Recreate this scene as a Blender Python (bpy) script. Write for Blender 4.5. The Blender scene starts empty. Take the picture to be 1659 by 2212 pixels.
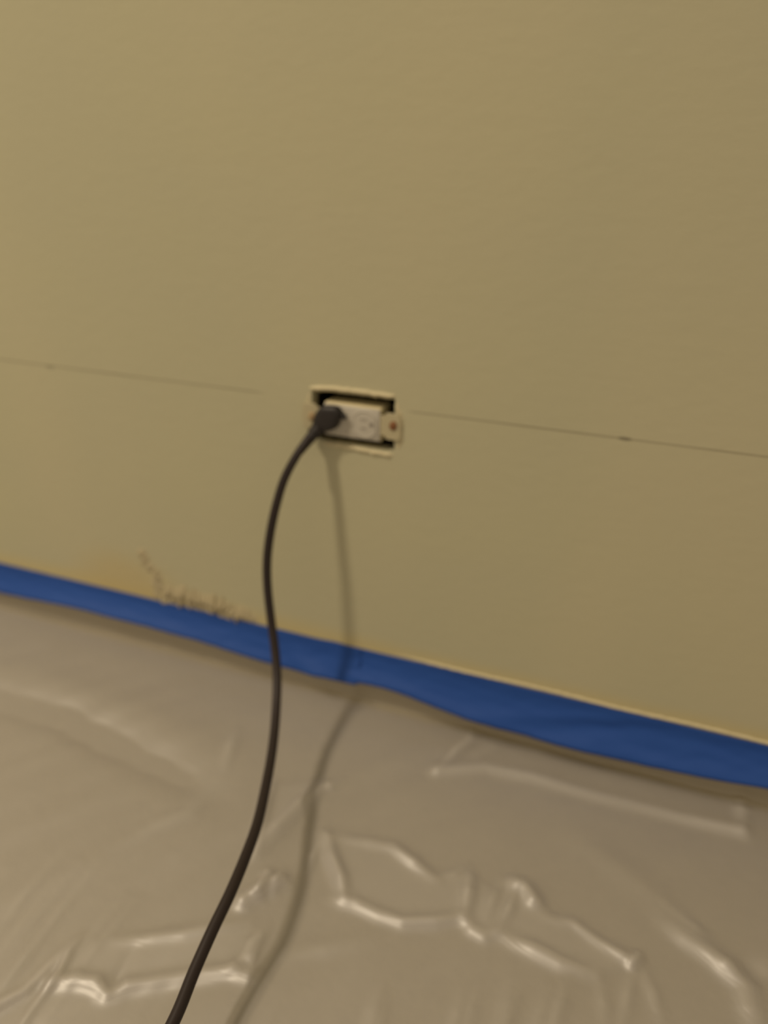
import bpy, bmesh, math, random
import numpy as np
from mathutils import Vector, Matrix, noise

sc = bpy.context.scene
COL = sc.collection
random.seed(7)

# ------------------------------------------------------------------ camera
F, CX, CY = 1700.0, 829.5, 1106.0            # focal length and centre in pixels of 1659x2212
RM = np.array([[0.9296908545, 0.1617615369, -0.3309201115],
               [0.3682737162, -0.3910708699, 0.8434678682],
               [0.0070274428, -0.9060335424, -0.4231475335]])
CC = np.array([0.28128316, -0.63606985, 0.55625378])
cam = bpy.data.cameras.new('camera')
cam.sensor_fit = 'VERTICAL'; cam.sensor_height = 36.0; cam.sensor_width = 27.0
cam.lens = 36.0 * F / 2212.0
cam.clip_start = 0.01
cam.dof.use_dof = True
cam.dof.focus_distance = 0.47
cam.dof.aperture_fstop = 2.9
co = bpy.data.objects.new('camera', cam); COL.objects.link(co)
right, up, back = RM[:, 0], -RM[:, 1], -RM[:, 2]
co.matrix_world = Matrix(((right[0], up[0], back[0], CC[0]), (right[1], up[1], back[1], CC[1]),
                          (right[2], up[2], back[2], CC[2]), (0, 0, 0, 1)))
sc.camera = co

def fl(px, py, z=0.004):                      # where the ray of a photo pixel meets the floor
    r = RM @ np.array([px - CX, py - CY, F]); p = CC + r * (z - CC[2]) / r[2]
    return (p[0], p[1])
def wl(px, py, y=0.0):                        # where it meets the wall: (x, z)
    r = RM @ np.array([px - CX, py - CY, F]); p = CC + r * (y - CC[1]) / r[1]
    return (p[0], p[2])

# ------------------------------------------------------------------ light and exposure
w = bpy.data.worlds.new('world'); sc.world = w; w.use_nodes = True
bg = w.node_tree.nodes['Background']
bg.inputs['Color'].default_value = (1.0, 0.82, 0.60, 1); bg.inputs['Strength'].default_value = 0.40
l = bpy.data.lights.new('ceiling_lamp', 'AREA'); l.shape = 'DISK'; l.size = 0.26; l.energy = 47.0; l.spread = math.radians(150); l.color = (1.0, 0.84, 0.62)
lo = bpy.data.objects.new('ceiling_lamp', l); lo.location = (-1.35, -1.35, 3.0); COL.objects.link(lo)   # flush ceiling light facing down
sc.view_settings.view_transform = 'Standard'; sc.view_settings.look = 'None'
sc.view_settings.exposure = -0.02; sc.view_settings.gamma = 1.0
sc.view_settings.use_curve_mapping = False
sc.cycles.transparent_max_bounces = 12
sc.cycles.caustics_reflective = False; sc.cycles.caustics_refractive = False

# ------------------------------------------------------------------ helpers
def tag(o, label, cat, group=None):
    o['label'] = label; o['category'] = cat
    if group: o['group'] = group
    return o
def obj(name, bm_or_me, mat, parent=None, smooth=True):
    if isinstance(bm_or_me, bmesh.types.BMesh):
        me = bpy.data.meshes.new(name); bm_or_me.to_mesh(me); bm_or_me.free()
    else: me = bm_or_me
    if smooth: me.polygons.foreach_set('use_smooth', [True] * len(me.polygons))
    me.materials.append(mat)
    o = bpy.data.objects.new(name, me); COL.objects.link(o)
    if parent:
        o.parent = parent
        if parent.type == 'EMPTY': o.matrix_parent_inverse = Matrix.Translation(parent.location).inverted()
    return o
def empty(name, loc):
    o = bpy.data.objects.new(name, None); o.location = loc; o.empty_display_size = 0.02; COL.objects.link(o); return o
class NT:
    def __init__(s, name):
        s.m = bpy.data.materials.new(name); s.m.use_nodes = True
        s.t = s.m.node_tree; s.b = s.t.nodes['Principled BSDF']; s.o = s.t.nodes['Material Output']
    def n(s, kind, **kw):
        x = s.t.nodes.new(kind)
        for k, v in kw.items(): setattr(x, k, v)
        return x
    def put(s, sock, v):
        if isinstance(v, bpy.types.NodeSocket): s.t.links.new(v, sock)
        else: sock.default_value = v
    def math(s, op, a, b=0.0, c=0.0, clamp=False):
        x = s.n('ShaderNodeMath', operation=op, use_clamp=clamp)
        s.put(x.inputs[0], a); s.put(x.inputs[1], b)
        if op in ('MULTIPLY_ADD', 'COMPARE', 'SMOOTH_MIN', 'SMOOTH_MAX'): s.put(x.inputs[2], c)
        return x.outputs[0]
    def ramp(s, v, a, b, lo=0.0, hi=1.0):       # smooth step
        x = s.n('ShaderNodeMapRange', interpolation_type='SMOOTHSTEP')
        s.put(x.inputs[0], v); s.put(x.inputs[1], a); s.put(x.inputs[2], b); s.put(x.inputs[3], lo); s.put(x.inputs[4], hi)
        return x.outputs[0]
    def mix(s, f, a, b):
        x = s.n('ShaderNodeMix', data_type='RGBA'); s.put(x.inputs[0], f); s.put(x.inputs[6], a); s.put(x.inputs[7], b)
        return x.outputs[2]
    def noise(s, scale, detail=3.0, vec=None, rough=0.5):
        x = s.n('ShaderNodeTexNoise'); x.inputs['Scale'].default_value = scale; x.inputs['Detail'].default_value = detail
        x.inputs['Roughness'].default_value = rough
        if vec is not None: s.t.links.new(vec, x.inputs['Vector'])
        return x.outputs['Fac']
    def pos(s):
        tc = s.n('ShaderNodeTexCoord'); se = s.n('ShaderNodeSeparateXYZ'); s.t.links.new(tc.outputs['Object'], se.inputs[0])
        return tc.outputs['Object'], se.outputs[0], se.outputs[1], se.outputs[2]
    def map(s, vec, scale):
        x = s.n('ShaderNodeMapping'); s.t.links.new(vec, x.inputs[0]); x.inputs['Scale'].default_value = scale; return x.outputs[0]
    def bump(s, h, strength, dist):
        x = s.n('ShaderNodeBump'); x.inputs['Strength'].default_value = strength; x.inputs['Distance'].default_value = dist
        s.t.links.new(h, x.inputs['Height']); s.t.links.new(x.outputs[0], s.b.inputs['Normal']); return x.outputs[0]
def plain(name, col, rough=0.6, spec=0.4, metal=0.0, var=0.10, nscale=60.0, bump=0.0):
    t = NT(name); v = t.noise(nscale)
    c1 = tuple(c * (1 - var) for c in col) + (1,); c2 = tuple(min(1, c * (1 + var)) for c in col) + (1,)
    t.put(t.b.inputs['Base Color'], t.mix(v, c1, c2))
    t.b.inputs['Roughness'].default_value = rough; t.b.inputs['Specular IOR Level'].default_value = spec
    t.b.inputs['Metallic'].default_value = metal
    if bump: t.bump(v, bump, 0.001)
    return t.m

# ------------------------------------------------------------------ materials
TAPE_TOP = 0.0738
LINE_Z = 0.3402
def wall_material():
    t = NT('painted_drywall'); P, x, y, z = t.pos()
    base = (0.60, 0.545, 0.365, 1)
    big = t.noise(2.2, 2.0, t.map(P, (1.6, 1.6, 0.45)))
    c = t.mix(t.ramp(big, 0.35, 0.68), (0.565, 0.540, 0.368, 1), (0.612, 0.568, 0.384, 1))
    blot = t.noise(9.0, 3.0)
    c = t.mix(t.math('MULTIPLY', t.ramp(blot, 0.4, 0.7), 0.45), c, (0.60, 0.570, 0.365, 1))
    # older yellow paint left uncovered in a strip above the floor
    edge = t.math('ADD', z, t.math('MULTIPLY', t.noise(7.0, 4.0), -0.045))
    strip = t.ramp(edge, 0.050, 0.075, 1.0, 0.0)
    c = t.mix(t.math('MULTIPLY', strip, 0.75), c, (0.66, 0.555, 0.27, 1))
    # bare patch under the torn edge
    px, pz = wl(285, 1290)
    d = t.math('SQRT', t.math('ADD', t.math('POWER', t.math('DIVIDE', t.math('SUBTRACT', x, px), 0.085), 2.0),
                                     t.math('POWER', t.math('DIVIDE', t.math('SUBTRACT', z, 0.085), 0.042), 2.0)))
    d = t.math('ADD', d, t.math('MULTIPLY', t.noise(22.0, 4.0), 1.0))
    c = t.mix(t.ramp(d, 0.75, 1.75, 0.55, 0.0), c, (0.62, 0.50, 0.235, 1))
    # pencil line, faint and broken, with two small ticks
    lw = t.ramp(t.math('ABSOLUTE', t.math('SUBTRACT', z, t.math('MULTIPLY_ADD', t.noise(4.0, 2.0), 0.0016, LINE_Z - 0.0008))), 0.0004, 0.0013, 1.0, 0.0)
    press = t.math('MULTIPLY_ADD', t.noise(9.0, 3.0, t.map(P, (1, 0, 0))), 0.55, 0.15)
    gap = t.math('SUBTRACT', 1.0, t.math('MULTIPLY', t.ramp(x, -0.105, -0.085), t.ramp(x, 0.050, 0.062, 1.0, 0.0)))
    fade = t.ramp(x, -0.47, -0.40, 0.45, 1.0)
    line = t.math('MULTIPLY', t.math('MULTIPLY', lw, press), t.math('MULTIPLY', gap, fade))
    c = t.mix(line, c, (0.20, 0.165, 0.105, 1))
    for (qx, qy, k) in ((108, 793, 0.42), (1350, 948, 0.62)):
        ax, az = wl(qx, qy)
        dd = t.math('SQRT', t.math('ADD', t.math('POWER', t.math('DIVIDE', t.math('SUBTRACT', x, ax), 0.0062), 2.0),
                                         t.math('POWER', t.math('DIVIDE', t.math('SUBTRACT', z, az), 0.0019), 2.0)))
        c = t.mix(t.ramp(dd, 0.5, 1.2, k, 0.0), c, (0.16, 0.14, 0.10, 1))
    t.put(t.b.inputs['Base Color'], c)
    t.b.inputs['Roughness'].default_value = 0.62; t.b.inputs['Specular IOR Level'].default_value = 0.25
    h = t.math('ADD', t.noise(260.0, 3.0), t.math('MULTIPLY', t.noise(35.0, 3.0), 0.8))
    t.bump(h, 0.22, 0.0012)
    return t.m
M_wall = wall_material()
M_mud = plain('dried_cream_paint', (0.74, 0.66, 0.43), 0.55, 0.3, var=0.12, nscale=120, bump=0.3)
M_torn = plain('torn_paper_edge', (0.58, 0.505, 0.325), 0.8, 0.2, var=0.25, nscale=160, bump=0.4)
M_box = plain('dark_box_plastic', (0.035, 0.027, 0.020), 0.6, 0.3)
M_device = plain('white_outlet_plastic', (0.60, 0.565, 0.48), 0.4, 0.45, var=0.05)
M_side = plain('cream_outlet_side', (0.78, 0.68, 0.41), 0.5, 0.4, var=0.08)
M_slot = plain('slot_black', (0.03, 0.028, 0.025), 0.6, 0.2)
M_strap = plain('painted_steel_strap', (0.56, 0.50, 0.32), 0.5, 0.4, var=0.15, nscale=200)
M_screw = plain('rusty_screw', (0.27, 0.12, 0.05), 0.55, 0.4, 0.2, var=0.3, nscale=300)
M_tan = plain('paint_smeared_screw', (0.45, 0.32, 0.17), 0.55, 0.4, var=0.2, nscale=300)
M_rubber = plain('black_rubber', (0.022, 0.018, 0.017), 0.45, 0.45, var=0.15)
M_cord = plain('black_cord_jacket', (0.030, 0.021, 0.019), 0.45, 0.32, var=0.12)

def tape_material():
    t = NT('blue_masking_tape'); P, x, y, z = t.pos()
    c = t.mix(t.noise(14.0, 3.0, t.map(P, (1, 1, 3))), (0.019, 0.076, 0.340, 1), (0.026, 0.095, 0.385, 1))
    t.put(t.b.inputs['Base Color'], c)
    t.b.inputs['Roughness'].default_value = 0.6; t.b.inputs['Specular IOR Level'].default_value = 0.25
    cr = t.noise(420.0, 2.0, t.map(P, (1.0, 1.0, 0.35)))
    t.bump(cr, 0.25, 0.0006)
    return t.m
M_tape = tape_material()

def film_material():
    t = NT('clear_plastic_film'); P, x, y, z = t.pos(); L = t.t.links
    nb = t.n('ShaderNodeBump'); nb.inputs['Strength'].default_value = 0.15; nb.inputs['Distance'].default_value = 0.004
    L.new(t.noise(26.0, 3.0), nb.inputs['Height'])
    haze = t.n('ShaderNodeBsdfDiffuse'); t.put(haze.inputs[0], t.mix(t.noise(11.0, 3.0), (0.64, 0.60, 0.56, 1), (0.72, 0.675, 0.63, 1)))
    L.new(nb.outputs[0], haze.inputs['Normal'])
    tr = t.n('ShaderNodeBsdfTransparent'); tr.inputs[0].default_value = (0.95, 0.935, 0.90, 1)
    body = t.n('ShaderNodeMixShader'); at = t.n('ShaderNodeAttribute', attribute_name='crease'); t.put(body.inputs[0], t.math('MULTIPLY_ADD', at.outputs['Fac'], 0.30, 0.27, clamp=True)); L.new(tr.outputs[0], body.inputs[1]); L.new(haze.outputs[0], body.inputs[2])  # crease value thickens the haze, painting highlights on folds and doubled film in pockets
    gl = t.n('ShaderNodeBsdfGlossy'); gl.inputs['Roughness'].default_value = 0.46; L.new(nb.outputs[0], gl.inputs['Normal'])
    m = t.n('ShaderNodeMixShader'); m.inputs[0].default_value = 0.18
    L.new(body.outputs[0], m.inputs[1]); L.new(gl.outputs[0], m.inputs[2]); L.new(m.outputs[0], t.o.inputs['Surface'])
    return t.m
M_film = film_material()
def carpet_material():
    t = NT('tan_carpet'); c = t.mix(t.noise(300.0, 3.0), (0.43, 0.395, 0.345, 1), (0.53, 0.490, 0.425, 1))
    t.put(t.b.inputs['Base Color'], c); t.b.inputs['Roughness'].default_value = 0.95
    t.bump(t.noise(700.0, 2.0), 0.5, 0.002); return t.m
M_floor = carpet_material()

# ------------------------------------------------------------------ floor and wall
def struct(o): o['kind'] = 'structure'; return o
bm = bmesh.new(); bmesh.ops.create_cube(bm, size=1.0)
bmesh.ops.scale(bm, vec=(4.4, 3.0, 0.02), verts=bm.verts); bmesh.ops.translate(bm, vec=(0, -1.487, -0.01), verts=bm.verts)
struct(obj('floor', bm, M_floor, smooth=False))

OX0, OX1, OZ0, OZ1 = -0.0415, 0.0415, 0.3005, 0.3500      # opening cut for the outlet
WT = 0.0127
def hole_loop():
    pts = []; r = 0.004
    corners = [(OX0, OZ0), (OX1, OZ0), (OX1, OZ1), (OX0, OZ1)]
    for i in range(4):
        a = Vector(corners[i]); b = Vector(corners[(i + 1) % 4]); n = 26 if i % 2 == 0 else 16
        d = (b - a).normalized(); nn = Vector((-d.y, d.x))
        for k in range(n):
            s = k / n; p = a.lerp(b, s)
            j = 0.0008 * noise.noise(Vector((p.x * 260, p.y * 260, 3.1))) + 0.0004 * noise.noise(Vector((p.x * 900, p.y * 900, 1.1)))
            if k == 0: p = p + Vector((1, 1)) * 0 
            pts.append(p + nn * j)
    return pts
bm = bmesh.new()
outer = [(-2.2, 0.0), (2.2, 0.0), (2.2, 2.44), (-2.2, 2.44)]
ov = [bm.verts.new((x, 0, z)) for x, z in outer]
oe = [bm.edges.new((ov[i], ov[(i + 1) % 4])) for i in range(4)]
hv = [bm.verts.new((p.x, 0, p.y)) for p in hole_loop()]
he = [bm.edges.new((hv[i], hv[(i + 1) % len(hv)])) for i in range(len(hv))]
bmesh.ops.triangle_fill(bm, edges=oe + he, use_beauty=True)
bmesh.ops.recalc_face_normals(bm, faces=bm.faces)
if sum(f.normal.y for f in bm.faces) > 0: bmesh.ops.reverse_faces(bm, faces=bm.faces)
ret = bmesh.ops.extrude_face_region(bm, geom=list(bm.faces))
bmesh.ops.translate(bm, vec=(0, WT, 0), verts=[v for v in ret['geom'] if isinstance(v, bmesh.types.BMVert)])
bmesh.ops.recalc_face_normals(bm, faces=bm.faces)
wall = struct(obj('wall_back', bm, M_wall, smooth=False))

def relief(name, path, width, height, mat, parent, jit=0.5, lean=0.0, seed=0.0, step=0.0012, fade=0.03, closed=False):
    """a ragged raised ridge on the wall along path [(x,z)...]; lean moves the crest sideways"""
    P = [Vector(p) for p in path]
    if closed: P.append(P[0])
    pts = []
    for a, b in zip(P[:-1], P[1:]):
        n = max(2, int((b - a).length / step))
        for k in range(n): pts.append((a.lerp(b, k / n), (b - a).normalized()))
    pts.append((P[-1], (P[-1] - P[-2]).normalized()))
    N = len(pts); bm = bmesh.new(); rows = []
    L = 0.0
    for i, (p, d) in enumerate(pts):
        n = Vector((-d.y, d.x)); s = i * step
        a = 1 + jit * noise.noise(Vector((s * 220, seed, 0))) + 0.6 * jit * noise.noise(Vector((s * 700, seed, 5)))
        off = width * 0.5 * jit * noise.noise(Vector((s * 160, seed + 9, 0)))
        e = 1.0 if closed else min(1.0, i / (fade * N + 1), (N - 1 - i) / (fade * N + 1))
        w_ = width * max(0.15, a) * (0.35 + 0.65 * e); h_ = height * max(0.1, a) * e
        row = []
        for q, hh in ((-0.5, 0.0), (-0.28, 0.55), (-0.05 + lean * 0.5, 0.96), (0.08 + lean * 0.5, 1.0), (0.3 + lean * 0.25, 0.6), (0.5, 0.0)):
            c = p + n * (q * w_ + off)
            row.append(bm.verts.new((c.x, 0.0004 - h_ * hh, c.y)))
        rows.append(row)
    for r0, r1 in zip(rows[:-1], rows[1:]):
        for k in range(5): bm.faces.new((r0[k], r0[k + 1], r1[k + 1], r1[k]))
    if closed:
        for k in range(5): bm.faces.new((rows[-1][k], rows[-1][k + 1], rows[0][k + 1], rows[0][k]))
    bmesh.ops.recalc_face_normals(bm, faces=bm.faces)
    return obj(name, bm, mat, parent)

# paint and joint compound left proud around the opening
r1 = relief('paint_ridge', [(-0.0445, 0.3505), (-0.02, 0.3528), (0.01, 0.3530), (0.0425, 0.3522)], 0.0058, 0.0030, M_mud, wall, 0.35, 0.0, 1.0, fade=0.05)
r2 = relief('paint_ridge', [(0.0425, 0.2965), (0.03, 0.2962), (0.005, 0.2975), (-0.02, 0.2980), (-0.033, 0.2985)], 0.0050, 0.0024, M_mud, wall, 0.4, 0.0, 2.0, fade=0.08)
r3 = relief('paint_ridge', [(-0.0445, 0.348), (-0.0450, 0.333), (-0.0448, 0.318), (-0.0440, 0.302)], 0.0038, 0.0014, M_mud, wall, 0.5, 0.0, 3.0, fade=0.1)
r4 = relief('paint_ridge', [(0.0450, 0.301), (0.0475, 0.311), (0.0480, 0.333), (0.0445, 0.342), (0.0435, 0.350)], 0.0040, 0.0016, M_mud, wall, 0.5, 0.0, 4.0, fade=0.1)
# torn wall paper edge low on the left
tp = [wl(*q) for q in ((296, 1188), (308, 1196), (318, 1216), (330, 1232), (343, 1246), (338, 1262), (352, 1272), (372, 1280), (396, 1282),
                       (420, 1290), (442, 1294), (462, 1302), (484, 1308), (500, 1322), (524, 1326), (560, 1340))]
relief('torn_paint_edge', tp[:7][::-1], 0.0140, 0.0018, M_torn, wall, 0.9, 0.2, 11.0, step=0.0008)
relief('torn_paint_edge', tp[5:][::-1], 0.0190, 0.0036, M_torn, wall, 0.85, 0.40, 12.0, step=0.0008, fade=0.12)
relief('torn_paint_edge', [wl(*q) for q in ((330, 1275), (355, 1296), (385, 1300), (430, 1310), (470, 1322), (505, 1336))][::-1], 0.010, 0.0022, M_torn, wall, 0.9, 0.3, 13.0, step=0.0008)
# bead of dried paint above the tape, thickest on the right
cb = [(x, TAPE_TOP + 0.0022 + 0.0006 * math.sin(x * 40)) for x in np.arange(0.03, 0.62, 0.03)]
relief('paint_bead', cb, 0.0048, 0.0021, M_mud, wall, 0.25, 0.0, 21.0, step=0.002, fade=0.10)

# ------------------------------------------------------------------ electrical box and outlet
def box(bm, x0, x1, y0, y1, z0, z1, bev=0.0, seg=2):
    r = bmesh.ops.create_cube(bm, size=1.0); v = r['verts']
    bmesh.ops.scale(bm, vec=(x1 - x0, y1 - y0, z1 - z0), verts=v)
    bmesh.ops.translate(bm, vec=((x0 + x1) / 2, (y0 + y1) / 2, (z0 + z1) / 2), verts=v)
    if bev:
        es = list({e for q in v for e in q.link_edges})
        bmesh.ops.bevel(bm, geom=es, offset=bev, segments=seg, affect='EDGES', profile=0.5)
    return v
zc = 0.3245
eb = empty('electrical_box', (0, WT, zc))
tag(eb, 'dark electrical box sunk in the wall behind the uncovered outlet', 'electrical box')
bm = bmesh.new(); t_ = 0.002
bx0, bx1, bz0, bz1, by1 = OX0 - 0.003, OX1 + 0.003, OZ0 - 0.003, OZ1 + 0.003, 0.065
y0_ = WT + 0.0002
for a in ((bx0, bx1, y0_, by1, bz0, bz0 + t_), (bx0, bx1, y0_, by1, bz1 - t_, bz1), (bx0, bx0 + t_, y0_, by1, bz0 + t_, bz1 - t_),
          (bx1 - t_, bx1, y0_, by1, bz0 + t_, bz1 - t_)): box(bm, *a)
obj('box_wall', bm, M_box, eb, smooth=False)
bm = bmesh.new(); box(bm, bx0, bx1, by1, by1 + t_, bz0, bz1); obj('box_back', bm, M_box, eb, smooth=False)

wo = empty('wall_outlet', (0, 0, zc))
tag(wo, 'white duplex wall outlet lying sideways in a ragged opening without cover plate', 'outlet')
bm = bmesh.new(); box(bm, -0.0280, 0.0288, -0.0010, 0.026, zc - 0.0165, zc + 0.0155, 0.0012); obj('outlet_body', bm, M_side, wo)
bm = bmesh.new(); box(bm, -0.0275, 0.0283, -0.0036, -0.0006, zc - 0.0158, zc + 0.0146, 0.0012); obj('face_plate', bm, M_device, wo)
def ring(cx, z, r, h):
    """raised socket face: round with flattened top and bottom, rotated on its side"""
    bm = bmesh.new(); n = 48; prof = ((1.0, 0.0), (0.985, 0.0010), (0.94, 0.0013), (0.88, 0.0006), (0.80, 0.0007), (0.0, 0.0007)); rows = []
    for s, q in prof:
        if s == 0: rows.append([bm.verts.new((cx, -0.0034 - q * h, z))]); continue
        row = []
        for k in range(n):
            a = 2 * math.pi * k / n; xx = max(-0.86, min(0.86, math.cos(a))) * r * s; zz = math.sin(a) * r * s
            row.append(bm.verts.new((cx + xx, -0.0034 - q * h, z + zz)))
        rows.append(row)
    for a, b in zip(rows[:-1], rows[1:]):
        for k in range(n):
            k2 = (k + 1) % n
            if len(b) == 1: bm.faces.new((a[k], a[k2], b[0]))
            else: bm.faces.new((a[k], a[k2], b[k2], b[k]))
    bmesh.ops.recalc_face_normals(bm, faces=bm.faces); return bm
for cx in (-0.0140, 0.0135):
    so = obj('socket', ring(cx, zc - 0.0005, 0.0132, 1.0), M_device, wo)
    if cx > 0:
        for dz, w_, hgt in ((0.0042, 0.0034, 0.0008), (-0.0042, 0.0028, 0.0008)):
            bm = bmesh.new(); box(bm, cx - 0.001 - w_, cx - 0.001 + w_, -0.0046, -0.0032, zc + dz - hgt * 0.5, zc + dz + hgt * 0.5); 
            obj('slot', bm, plain('slot_grey', (0.36, 0.33, 0.28)), so, smooth=False)
        bm = bmesh.new(); bmesh.ops.create_cone(bm, cap_ends=True, segments=20, radius1=0.0020, radius2=0.0020, depth=0.0012,
            matrix=Matrix.Translation((cx + 0.0068, -0.0040, zc)) @ Matrix.Rotation(math.pi / 2, 4, 'X'))
        obj('ground_hole', bm, plain('hole_grey', (0.30, 0.27, 0.23)), so, smooth=False)
# mounting strap: an ear at each end lying over the wall face
for s in (-1, 1):
    bm = bmesh.new()
    pts = [(0.0275, -0.0095), (0.036, -0.0095), (0.038, -0.0125), (0.0495, -0.0125), (0.0515, -0.0085), (0.0515, 0.0085), (0.0495, 0.0125), (0.038, 0.0125), (0.036, 0.0095), (0.0275, 0.0095)]
    vs = [bm.verts.new((s * (x - (0.0035 if s > 0 else 0.001)), -0.0026, zc + z)) for x, z in pts]
    f = bm.faces.new(vs); r = bmesh.ops.extrude_face_region(bm, geom=[f])
    bmesh.ops.translate(bm, vec=(0, 0.0016, 0), verts=[v for v in r['geom'] if isinstance(v, bmesh.types.BMVert)])
    bmesh.ops.recalc_face_normals(bm, faces=bm.faces)
    bmesh.ops.bevel(bm, geom=[e for e in bm.edges], offset=0.0003, segments=1, affect='EDGES')
    st = obj('mounting_ear', bm, M_strap, wo, smooth=False)
    bm = bmesh.new(); bmesh.ops.create_uvsphere(bm, u_segments=20, v_segments=10, radius=0.0036)
    bmesh.ops.scale(bm, vec=(1, 0.5, 1.25), verts=bm.verts); bmesh.ops.translate(bm, vec=(s * 0.0405, -0.0028, zc + (0.0015 if s > 0 else 0)), verts=bm.verts)
    bmesh.ops.rotate(bm, cent=(s * 0.0405, 0, zc), matrix=Matrix.Rotation(0.35, 3, 'Y'), verts=bm.verts)
    sw = obj('screw', bm, M_screw if s > 0 else M_tan, st)
    if s > 0: sw['label'] = 'rust brown screw'

# ------------------------------------------------------------------ black power cord with its plug
def catmull(P, n=10):
    P = [Vector(p) for p in P]; P = [2 * P[0] - P[1]] + P + [2 * P[-1] - P[-2]]; out = []
    for i in range(1, len(P) - 2):
        a, b, c, d = P[i - 1:i + 3]
        for k in range(n):
            t = k / n
            out.append(0.5 * ((2 * b) + (c - a) * t + (2 * a - 5 * b + 4 * c - d) * t * t + (3 * b - a - 3 * c + d) * t ** 3))
    out.append(P[-2]); return out
def sweep(pts, radii, seg=20, squash=1.0):
    bm = bmesh.new(); rows = []; up_ = Vector((0, 0, 1)); N = len(pts)
    t0 = (pts[1] - pts[0]).normalized(); u = (up_ - t0 * up_.dot(t0)).normalized()
    for i in range(N):
        t = (pts[min(i + 1, N - 1)] - pts[max(i - 1, 0)]).normalized()
        u = (u - t * u.dot(t)).normalized(); v = t.cross(u)
        rr = radii[i]; 
        rows.append([bm.verts.new(pts[i] + u * (math.cos(2 * math.pi * k / seg) * rr) + v * (math.sin(2 * math.pi * k / seg) * rr * squash)) for k in range(seg)])
    for a, b in zip(rows[:-1], rows[1:]):
        for k in range(seg): bm.faces.new((a[k], a[(k + 1) % seg], b[(k + 1) % seg], b[k]))
    bm.faces.new(rows[0][::-1]); bm.faces.new(rows[-1])
    bmesh.ops.recalc_face_normals(bm, faces=bm.faces); return bm
def ray_pt(px, py, y):
    x, z = wl(px, py, y); return (x, y, z)
def ray_pt(px, py, y):
    x, z = wl(px, py, y); return (x, y, z)
cord_ctrl = [(-0.0310, -0.0105, 0.3150), (-0.0368, -0.0171, 0.3088), (-0.0447, -0.0290, 0.2936), (-0.0525, -0.0400, 0.2734), (-0.0575, -0.0485, 0.2502),
             (-0.0620, -0.0550, 0.2229), (-0.0648, -0.0595, 0.1945), (-0.0635, -0.0640, 0.1666), (-0.0574, -0.0715, 0.1360), (-0.0486, -0.0825, 0.1130),
             (-0.0386, -0.0985, 0.0938), (-0.0288, -0.1191, 0.0787), (-0.0179, -0.1438, 0.0686), (-0.0065, -0.1717, 0.0633), (0.0070, -0.2066, 0.0623),
             (0.0197, -0.2414, 0.0640), (0.0283, -0.2736, 0.0658), (0.0342, -0.3050, 0.0649), (0.0362, -0.3320, 0.0600), (0.0385, -0.3590, 0.0535)]
cord_ctrl += [ray_pt(378, 2200, -0.3870), (0.043, -0.425, 0.040), (0.046, -0.50, 0.020), (0.015, -0.58, 0.0105), (-0.02, -0.75, 0.0105), (-0.15, -0.95, 0.0105)]
pc = empty('power_cord', (-0.15, -0.95, 0.006))
tag(pc, 'black power cord plugged into the outlet and hanging down over the plastic sheet', 'power cord')
cp = catmull(cord_ctrl[1:], 14)
def crad(i): 
    return 0.0038 + 0.0005 * min(1.0, i / 60.0)
obj('cord', sweep(cp, [crad(i) for i in range(len(cp))]), M_cord, pc)
# flat angled plug lying close to the outlet face, its strain relief running into the cord
bm = bmesh.new()
outl = [(a - 0.0028, b - (0.0022 if b < 0.325 else 0.0)) for a, b in [(-0.0245, 0.3375), (-0.0160, 0.3392), (-0.0078, 0.3388), (-0.0046, 0.3340), (-0.0062, 0.3270), (-0.0098, 0.3212), (-0.0190, 0.3165), (-0.0290, 0.3110), (-0.0355, 0.3065), (-0.0400, 0.3090), (-0.0385, 0.3150), (-0.0335, 0.3230), (-0.0300, 0.3310)]]
# rounded body: stacked outlines, inset at both faces
cxp = sum(a for a, b in outl) / len(outl); czp = sum(b for a, b in outl) / len(outl)
rows = []
ol = []
for i_ in range(len(outl)):
    p0, p1, p2, p3 = (Vector(outl[(i_ + q) % len(outl)]) for q in (-1, 0, 1, 2))
    for k in range(4):
        t_2 = k / 4
        ol.append(0.5 * ((2 * p1) + (p2 - p0) * t_2 + (2 * p0 - 5 * p1 + 4 * p2 - p3) * t_2 ** 2 + (3 * p1 - p0 - 3 * p2 + p3) * t_2 ** 3))
for yy, ins in ((-0.0042, 0.86), (-0.0048, 0.95), (-0.0062, 1.0), (-0.0088, 1.0), (-0.0108, 0.965), (-0.0124, 0.88), (-0.0132, 0.70), (-0.0135, 0.35)):
    rows.append([bm.verts.new((cxp + (p.x - cxp) * ins, yy, czp + (p.y - czp) * ins)) for p in ol])
for a, b in zip(rows[:-1], rows[1:]):
    for k in range(len(ol)): bm.faces.new((a[k], a[(k + 1) % len(ol)], b[(k + 1) % len(ol)], b[k]))
bm.faces.new(rows[0]); bm.faces.new(rows[-1][::-1]); bmesh.ops.recalc_face_normals(bm, faces=bm.faces)
obj('plug', bm, M_rubber, pc)
rp = catmull([(-0.0290, -0.0090, 0.3170), (-0.0345, -0.0115, 0.3110), (-0.0388, -0.0180, 0.3045), (-0.0440, -0.0250, 0.2960)], 14)
obj('strain_relief', sweep(rp, [(0.0060 - 0.0018 * i / (len(rp) - 1)) * (1 + 0.05 * math.sin(i * 1.6)) for i in range(len(rp))], 24), M_rubber, pc)
for dz in (0.0060, -0.0060):
    bm = bmesh.new(); box(bm, -0.0240, -0.0178, -0.0060, 0.012, 0.3243 + dz - 0.0007, 0.3243 + dz + 0.0007, 0.0002); obj('prong', bm, plain('brass', (0.5, 0.36, 0.15), 0.35, 0.5, 1.0), pc)
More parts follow.
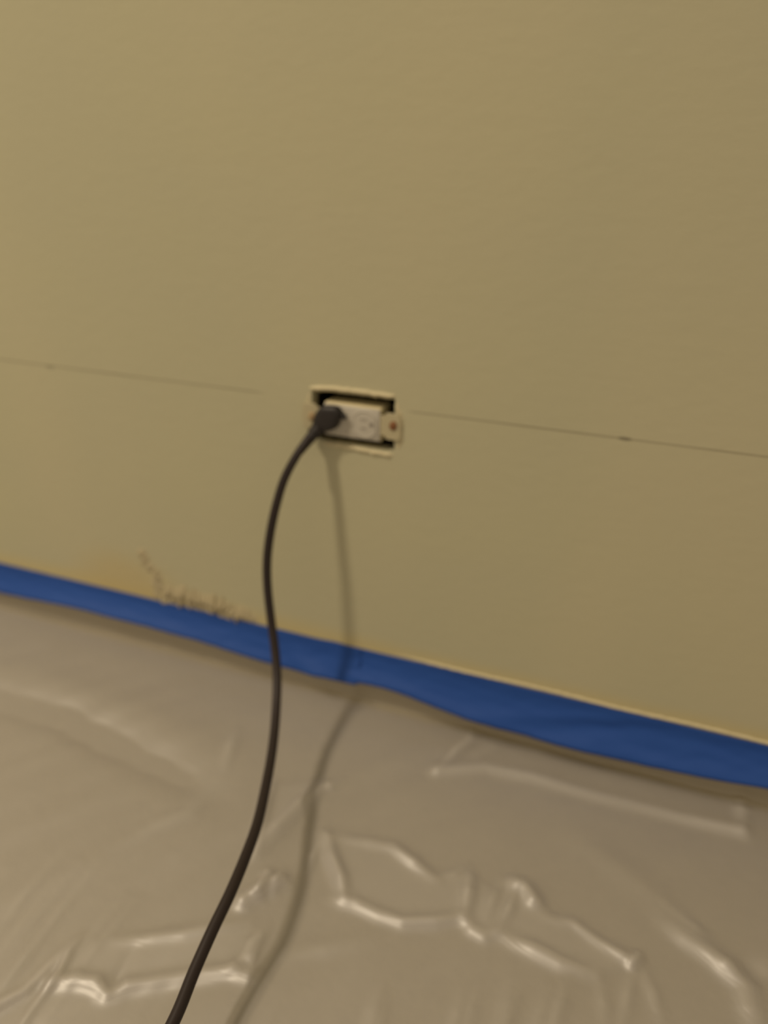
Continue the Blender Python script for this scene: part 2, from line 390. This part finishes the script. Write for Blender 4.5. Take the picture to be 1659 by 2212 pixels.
bm = bmesh.new(); box(bm, -0.0125, -0.0030, -0.0090, -0.0060, 0.3275, 0.3325, 0.0015); obj('pull_tab', bm, M_rubber, pc)

# ------------------------------------------------------------------ masking tape
lip_data = [(-1.6, 0.046), (-0.75, 0.043), (-0.475, 0.0429), (-0.365, 0.0492), (-0.264, 0.0479), (-0.188, 0.0463), (-0.129, 0.0423), (-0.083, 0.0392), (-0.038, 0.0408),
            (-0.010, 0.0412), (0.012, 0.0440), (0.030, 0.0464), (0.063, 0.0430), (0.107, 0.0370), (0.151, 0.0325), (0.220, 0.0304), (0.285, 0.0315), (0.346, 0.0356), (0.406, 0.0422), (0.6, 0.045), (1.6, 0.044)]
LX = np.array([a for a, b in lip_data]); LZ = np.array([b for a, b in lip_data])
def lip_d(x):                                 # how far the tape's lower edge stands off the wall
    return float(np.interp(x, (-0.5, -0.3, -0.1, 0.03, 0.16, 0.5), (0.0165, 0.0190, 0.0175, 0.0170, 0.0200, 0.0195)))
def lip_z(x):
    return float(np.mean([np.interp(x + d, LX, LZ) for d in (-0.012, -0.006, 0, 0.006, 0.012)])) + 0.75 * (lip_d(x) - 0.022)
def tape_strip(name, x0, x1, off, label, seed, end_drop=0.0):
    nx = int((x1 - x0) / 0.004) if x1 - x0 < 3 else 600; nz = 16; bm = bmesh.new(); rows = []
    for i in range(nx + 1):
        x = x0 + (x1 - x0) * i / nx; lz = lip_z(x); row = []
        e0 = min(1.0, max(0.0, (x - (x1 - 0.035)) / 0.035)) if end_drop else 0.0
        lz -= end_drop * e0
        topz = TAPE_TOP + (0.0010 * math.exp(-((x + 0.022) / 0.012) ** 2) if end_drop else 0) + 0.0004 * noise.noise(Vector((x * 30, seed, 0)))
        for k in range(nz + 1):
            s = k / nz
            z = topz + (lz - topz) * s
            yy = -0.0007 - lip_d(x) * (0.06 * s + 0.94 * s ** 2.2)         # close to the wall above, flaring out below
            if s > 0.9: yy += 0.0022 * (s - 0.9) / 0.1               # edge curls slightly back under
            n1 = noise.noise(Vector((x * 22 + z * 60, z * 120, seed))) * 0.0011
            n2 = noise.noise(Vector((x * 70 - z * 120, z * 90, seed + 4))) * 0.0006
            cr = 0.0016 * math.exp(-((x - 0.205 - (z - 0.05) * 4.2) / 0.022) ** 2) - 0.0012 * math.exp(-((x - 0.255 - (z - 0.05) * 3.5) / 0.018) ** 2)
            cr += 0.0018 * math.exp(-((x + 0.062 + (z - 0.05) * 1.6) / 0.016) ** 2)
            yy -= (n1 + n2 + cr) * min(1, s * 2.2) + off
            row.append(bm.verts.new((x, yy, z)))
        rows.append(row)
    for a, b in zip(rows[:-1], rows[1:]):
        for k in range(nz): bm.faces.new((a[k], b[k], b[k + 1], a[k + 1]))
    bmesh.ops.recalc_face_normals(bm, faces=bm.faces)
    if sum(f.normal.y for f in bm.faces) > 0: bmesh.ops.reverse_faces(bm, faces=bm.faces)
    r = bmesh.ops.extrude_face_region(bm, geom=list(bm.faces))
    bmesh.ops.translate(bm, vec=(0, 0.0003, 0), verts=[v for v in r['geom'] if isinstance(v, bmesh.types.BMVert)])
    bmesh.ops.recalc_face_normals(bm, faces=bm.faces)
    return tag(obj(name, bm, M_tape), label, 'tape', 'blue masking tape along the wall')
tape_strip('masking_tape', -1.6, 0.0085, 0.0006, 'blue masking tape strip left of the lap joint, behind the hanging black cord', 1.0, 0.0022)
tape_strip('masking_tape', -0.035, 1.6, 0.0, 'blue masking tape strip right of the lap joint, widening towards the right', 2.0)

# ------------------------------------------------------------------ plastic sheet: rises behind the tape, bends out over the floor
def axis(a, b, c, d, fine, coarse):
    return np.concatenate([np.arange(a, b, coarse), np.arange(b, c, fine), np.arange(c, d + coarse, coarse)])
X = axis(-1.5, -0.60, 0.62, 1.5, 0.0022, 0.03)
Yd = np.concatenate([np.arange(0.018, 0.52, 0.0020), np.arange(0.52, 1.6, 0.03)])     # distance from the wall on the floor
rng = np.random.default_rng(5)
def vnoise(x, y, fx, fy, seed):
    r = np.random.default_rng(seed); h = np.zeros_like(x)
    for k in range(9):
        a = r.uniform(0.5, 1.3); p = r.uniform(0, 6.28); q = r.uniform(-0.6, 0.6)
        h += np.sin(x * fx * a * 6.28 + y * fy * r.uniform(-1, 1) * 6.28 + p + 0.8 * np.sin(y * fy * 3 + q * 9 + x * fx * 2)) / 9
    return h
gx, gd = np.meshgrid(X, Yd, indexing='ij'); gy = -gd
H = 0.0045 + 0.0022 * vnoise(gx, gy, 3.2, 3.0, 1) + 0.0009 * vnoise(gx, gy, 11, 9, 2)
# a skew field of shallow drapery running down-left like the folds in the film
u_ = gx * 0.78 + gy * -0.62; v_ = gx * 0.62 + gy * 0.78
H += 0.0010 * vnoise(u_, v_, 22, 2.5, 3) * np.clip((gd - 0.03) / 0.06, 0, 1)
H += 0.00045 * vnoise(gx, gy, 55, 6, 4) * np.clip((gd - 0.25) / 0.15, 0, 1)
GAIN = 1.75; WIDE = 1.25
CR = np.zeros_like(H)                       # fold highlights painted as pale haze along creases, plus doubled film in pockets

def seg_dist(a, b):
    ax, ay = a; bx, by = b; dx, dy = bx - ax, by - ay; L2 = dx * dx + dy * dy + 1e-12
    t = np.clip(((gx - ax) * dx + (gy - ay) * dy) / L2, 0, 1)
    return np.hypot(gx - ax - t * dx, gy - ay - t * dy), t
def crease(pts, amp, sig, taper=True, flat=False):
    """a raised fold following photo pixels laid on the floor; amp and sigma in mm, one value or one per point"""
    global H, CR
    P = [fl(*p) for p in pts]; n = len(P)
    A = amp if isinstance(amp, (list, tuple)) else [amp * (1 if not taper or 0 < i < n - 1 else 0.25) for i in range(n)]
    best = np.zeros_like(H)
    for i in range(n - 1):
        d, t = seg_dist(P[i], P[i + 1]); a = (A[i] + (A[i + 1] - A[i]) * t) * 0.001
        s = sig * 0.001 * WIDE
        v = a * GAIN * np.exp(-(d / s) ** 2 / 2)
        best = np.where(np.abs(v) > np.abs(best), v, best)
    H += best
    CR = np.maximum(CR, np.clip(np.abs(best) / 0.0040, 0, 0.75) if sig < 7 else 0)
def plateau(pts, h, soft):
    """a raised pocket of film bounded by photo pixels laid on the floor"""
    global H, CR
    P = [fl(*p) for p in pts]; n = len(P); ins = np.zeros(H.shape, bool); dm = np.full(H.shape, 9.0)
    for i in range(n):
        (ax, ay), (bx, by) = P[i], P[(i + 1) % n]
        d, _ = seg_dist(P[i], P[(i + 1) % n]); dm = np.minimum(dm, d)
        c = ((ay > gy) != (by > gy)) & (gx < (bx - ax) * (gy - ay) / (by - ay + 1e-12) + ax); ins ^= c
    sd = np.where(ins, dm, -dm) / (soft * 0.001)
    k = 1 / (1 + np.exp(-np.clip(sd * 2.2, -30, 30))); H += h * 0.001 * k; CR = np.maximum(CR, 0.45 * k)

# the long puffed fold in the middle
plateau([(705, 1805), (860, 1838), (960, 1905), (1010, 1885), (1075, 1930), (1130, 1905), (1200, 1990), (1290, 2040), (1375, 2080), (1290, 2112), (1080, 2022), (1000, 1998), (870, 1998), (790, 1955), (735, 1945)], 1.575, 4.5)
crease([(700, 1800), (800, 1822), (850, 1832), (930, 1888)], 1.7, 3.2)
crease([(850, 1832), (895, 1866), (935, 1893)], 1.6, 3.6)
crease([(935, 1900), (980, 1890), (1008, 1872)], 1.2, 2.6)
crease([(705, 1802), (715, 1850), (735, 1900), (745, 1945)], 3.0, 3.4)
crease([(700, 1805), (675, 1850), (664, 1885)], 1.6, 2.4)
crease([(725, 1945), (770, 1955), (820, 1978), (870, 1995), (940, 1993), (1003, 1980)], 2.0, 3.2)
crease([(1003, 1985), (1012, 1930), (1015, 1885)], 3.0, 3.2)
crease([(1003, 1985), (1020, 2010), (1045, 2024), (1080, 2012)], 1.7, 3.2)
crease([(1048, 2000), (1062, 1950), (1082, 1905)], 1.6, 3.2)
crease([(1078, 2012), (1100, 1965), (1118, 1920)], 2.0, 2.6)
crease([(1112, 1912), (1135, 1920), (1152, 1950)], 3.2, 4.0, taper=False)
crease([(1180, 1985), (1240, 2000), (1290, 2035), (1345, 2068), (1375, 2075)], 2.1, 3.0)
crease([(1080, 2024), (1150, 2055), (1210, 2085), (1285, 2110)], 2.2, 3.6)
crease([(1378, 2068), (1362, 2090)], 2.0, 2.0, taper=False)
crease([(1370, 2090), (1355, 2150), (1340, 2230)], 1.2, 2.6)
crease([(1385, 2090), (1410, 2150), (1430, 2220)], 1.2, 3.0)
crease([(1295, 2115), (1303, 2170), (1308, 2230)], 0.9, 3.0)
# right edge fold
crease([(1430, 1990), (1480, 2030), (1530, 2065), (1560, 2090), (1600, 2130)], 2.4, 4.5)
crease([(1440, 1960), (1500, 2010), (1540, 2050)], 1.5, 4.0)
crease([(1540, 2070), (1575, 2095), (1612, 2135), (1622, 2180), (1640, 2240)], 2.4, 5.0)
crease([(1612, 2125), (1640, 2100), (1680, 2090)], -1.5, 6.0)
crease([(1240, 1800), (1330, 1870), (1420, 1940), (1470, 1990)], 1.1, 8.0)
# fold below the tape on the right
crease([(945, 1668), (985, 1625), (1052, 1575)], 2.2, 2.4)
crease([(945, 1668), (1050, 1660), (1150, 1680), (1260, 1712), (1370, 1742), (1480, 1770), (1600, 1800)], [2.0, 1.7, 1.7, 1.6, 1.5, 1.9, 2.0], 4.2)
crease([(1590, 1730), (1600, 1760), (1605, 1800)], 2.2, 4.0)
crease([(1520, 1775), (1600, 1790)], 1.5, 7.0)
crease([(1030, 1632), (1062, 1618)], 1.6, 3.5)
crease([(935, 1650), (955, 1625)], 1.0, 3.0)
# small folds around the cord's shadow
crease([(545, 1850), (600, 1790), (650, 1740), (700, 1700)], 3.2, 4.0)
crease([(552, 1845), (562, 1790), (575, 1730), (590, 1690)], 2.8, 3.0)
plateau([(575, 1700), (700, 1685), (690, 1730), (565, 1830)], 1.4, 5)
crease([(695, 1710), (712, 1700), (735, 1690)], 2.2, 3.0)
crease([(525, 1950), (565, 1925), (610, 1905)], 3.4, 3.6, taper=False)
crease([(560, 1935), (575, 1905), (580, 1890)], 2.8, 2.6, taper=False)
crease([(592, 1935), (600, 1905), (612, 1885)], 1.8, 2.2)
crease([(485, 1660), (500, 1610), (510, 1580)], 1.3, 3.5)
crease([(250, 1830), (340, 1782), (410, 1755), (465, 1690)], 1.0, 5.0)
crease([(380, 1850), (450, 1780)], 0.8, 4.0)
# lower left folds
crease([(-40, 2195), (20, 2160), (55, 2140), (110, 2085), (175, 2020)], [2.6, 2.4, 2.0, 1.8, 0.3], 2.6)
crease([(178, 2020), (150, 2060), (125, 2110), (70, 2180), (30, 2240)], [0.3, 1.7, 1.9, 1.1, 1.0], 1.9)
crease([(110, 2125), (165, 2118), (205, 2124), (232, 2148)], [1.4, 2.2, 2.4, 1.0], 3.4)
crease([(235, 2150), (275, 2130), (350, 2118), (430, 2105), (500, 2098), (545, 2115)], [1.2, 2.4, 2.0, 1.8, 2.2, 1.0], 3.4)
crease([(500, 2098), (530, 2070), (545, 2040), (575, 2010)], 2.0, 2.8)
crease([(538, 2110), (548, 2070), (570, 2020)], 1.7, 2.0)
crease([(250, 2030), (330, 2025), (400, 2018), (440, 2010), (540, 1995)], [0.4, 1.6, 1.6, 1.4, 0.4], 3.0)
plateau([(130, 2095), (200, 2030), (540, 2010), (500, 2085), (280, 2115), (235, 2140), (180, 2105)], 0.77, 6)
crease([(235, 2160), (255, 2110), (290, 2050)], -1.3, 3.0)
crease([(610, 2065), (700, 2050), (800, 2030)], 1.0, 4.0)
# broad soft rolls under the tape on the left
crease([(-40, 1500), (120, 1540), (260, 1610), (400, 1680), (480, 1740)], [-2.5, -3.5, -3.5, -2.5, -0.5], 11.0)
crease([(-40, 1430), (150, 1480), (350, 1560), (500, 1630)], [0.6, 1.2, 1.2, 0.4], 13.0)
# faint streaks fanning to the lower left and lower right
for k in range(9):
    a = rng.uniform(0, 330); b = rng.uniform(1830, 1960)
    crease([(a, b), (a - 90, b + 110), (a - 200, b + 260)], [0.2, 0.7, 0.2], 3.2)
for k in range(10):
    a = rng.uniform(700, 1300); b = rng.uniform(2120, 2160)
    crease([(a, b), (a - 15, b + 50), (a - 35, b + 120)], [0.2, 0.7, 0.5], 2.8)
H = np.maximum(H, 0.0012)
H += 0.0035 * np.exp(-(gd - 0.018) / 0.025)                # rises softly towards the wall

NR = 18                                                    # rows of the part that climbs behind the tape
me = bpy.data.meshes.new('plastic_sheet'); nX = len(X); verts = []
fl_y0 = Yd[0]
for i, x in enumerate(X):
    lz = lip_z(float(x)); h0 = H[i, 0]; xf = float(x)
    wob = 0.0016 * noise.noise(Vector((xf * 9, 0, 0))) + 0.0006 * noise.noise(Vector((xf * 40, 3, 0)))
    left = max(0.0, min(1.0, (-xf - 0.22) / 0.22))
    # stuck behind the tape's flared lip, leans back in under it, then turns out over the floor
    lp = lip_d(xf); low = h0 + 0.0012
    prof = [(0.0040, lz + 0.0090), (lp - 0.0045, lz + 0.0012), (0.0060 + 0.004 * left, lz - 0.0030), (0.0034 + 0.004 * left + 0.3 * wob, lz - 0.0090), (0.0030 + 0.004 * left + 0.3 * wob, 0.6 * lz), (0.0030 + 0.004 * left + 0.3 * wob, low), (float(Yd[0]), h0)]
    cm = catmull([(0, a, b) for a, b in prof], 3)
    for k in range(NR): 
        p = cm[min(len(cm) - 2, int(k * (len(cm) - 1) / NR))]
        if k > 15: q_ = (k - 15) / 3; p = Vector((0, prof[5][0] + (prof[6][0] - prof[5][0]) * q_, low + (h0 - low) * q_))
        verts.append((xf, -max(0.0022, p.y), p.z))
    for j in range(len(Yd)): verts.append((float(x), -float(Yd[j]), float(H[i, j])))
nR = NR + len(Yd); faces = []
for i in range(nX - 1):
    b0 = i * nR; b1 = b0 + nR
    for j in range(nR - 1): faces.append((b0 + j, b0 + j + 1, b1 + j + 1, b1 + j))
me.from_pydata(verts, [], faces); me.update()
ev = np.empty(len(me.edges) * 2, np.int32); me.edges.foreach_get('vertices', ev); ev = ev.reshape(-1, 2) % nR
sh = me.attributes.new('sharp_edge', 'BOOLEAN', 'EDGE'); sh.data.foreach_set('value', (ev == 15).all(axis=1))   # crisp fold where the film meets the floor
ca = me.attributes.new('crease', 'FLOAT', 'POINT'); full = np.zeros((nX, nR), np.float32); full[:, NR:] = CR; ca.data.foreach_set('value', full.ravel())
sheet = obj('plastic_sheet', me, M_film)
tag(sheet, 'clear wrinkled plastic drop sheet taped along the wall and spread over the floor', 'plastic sheet')
if me.polygons[len(faces) // 2].normal.z < 0: me.flip_normals()
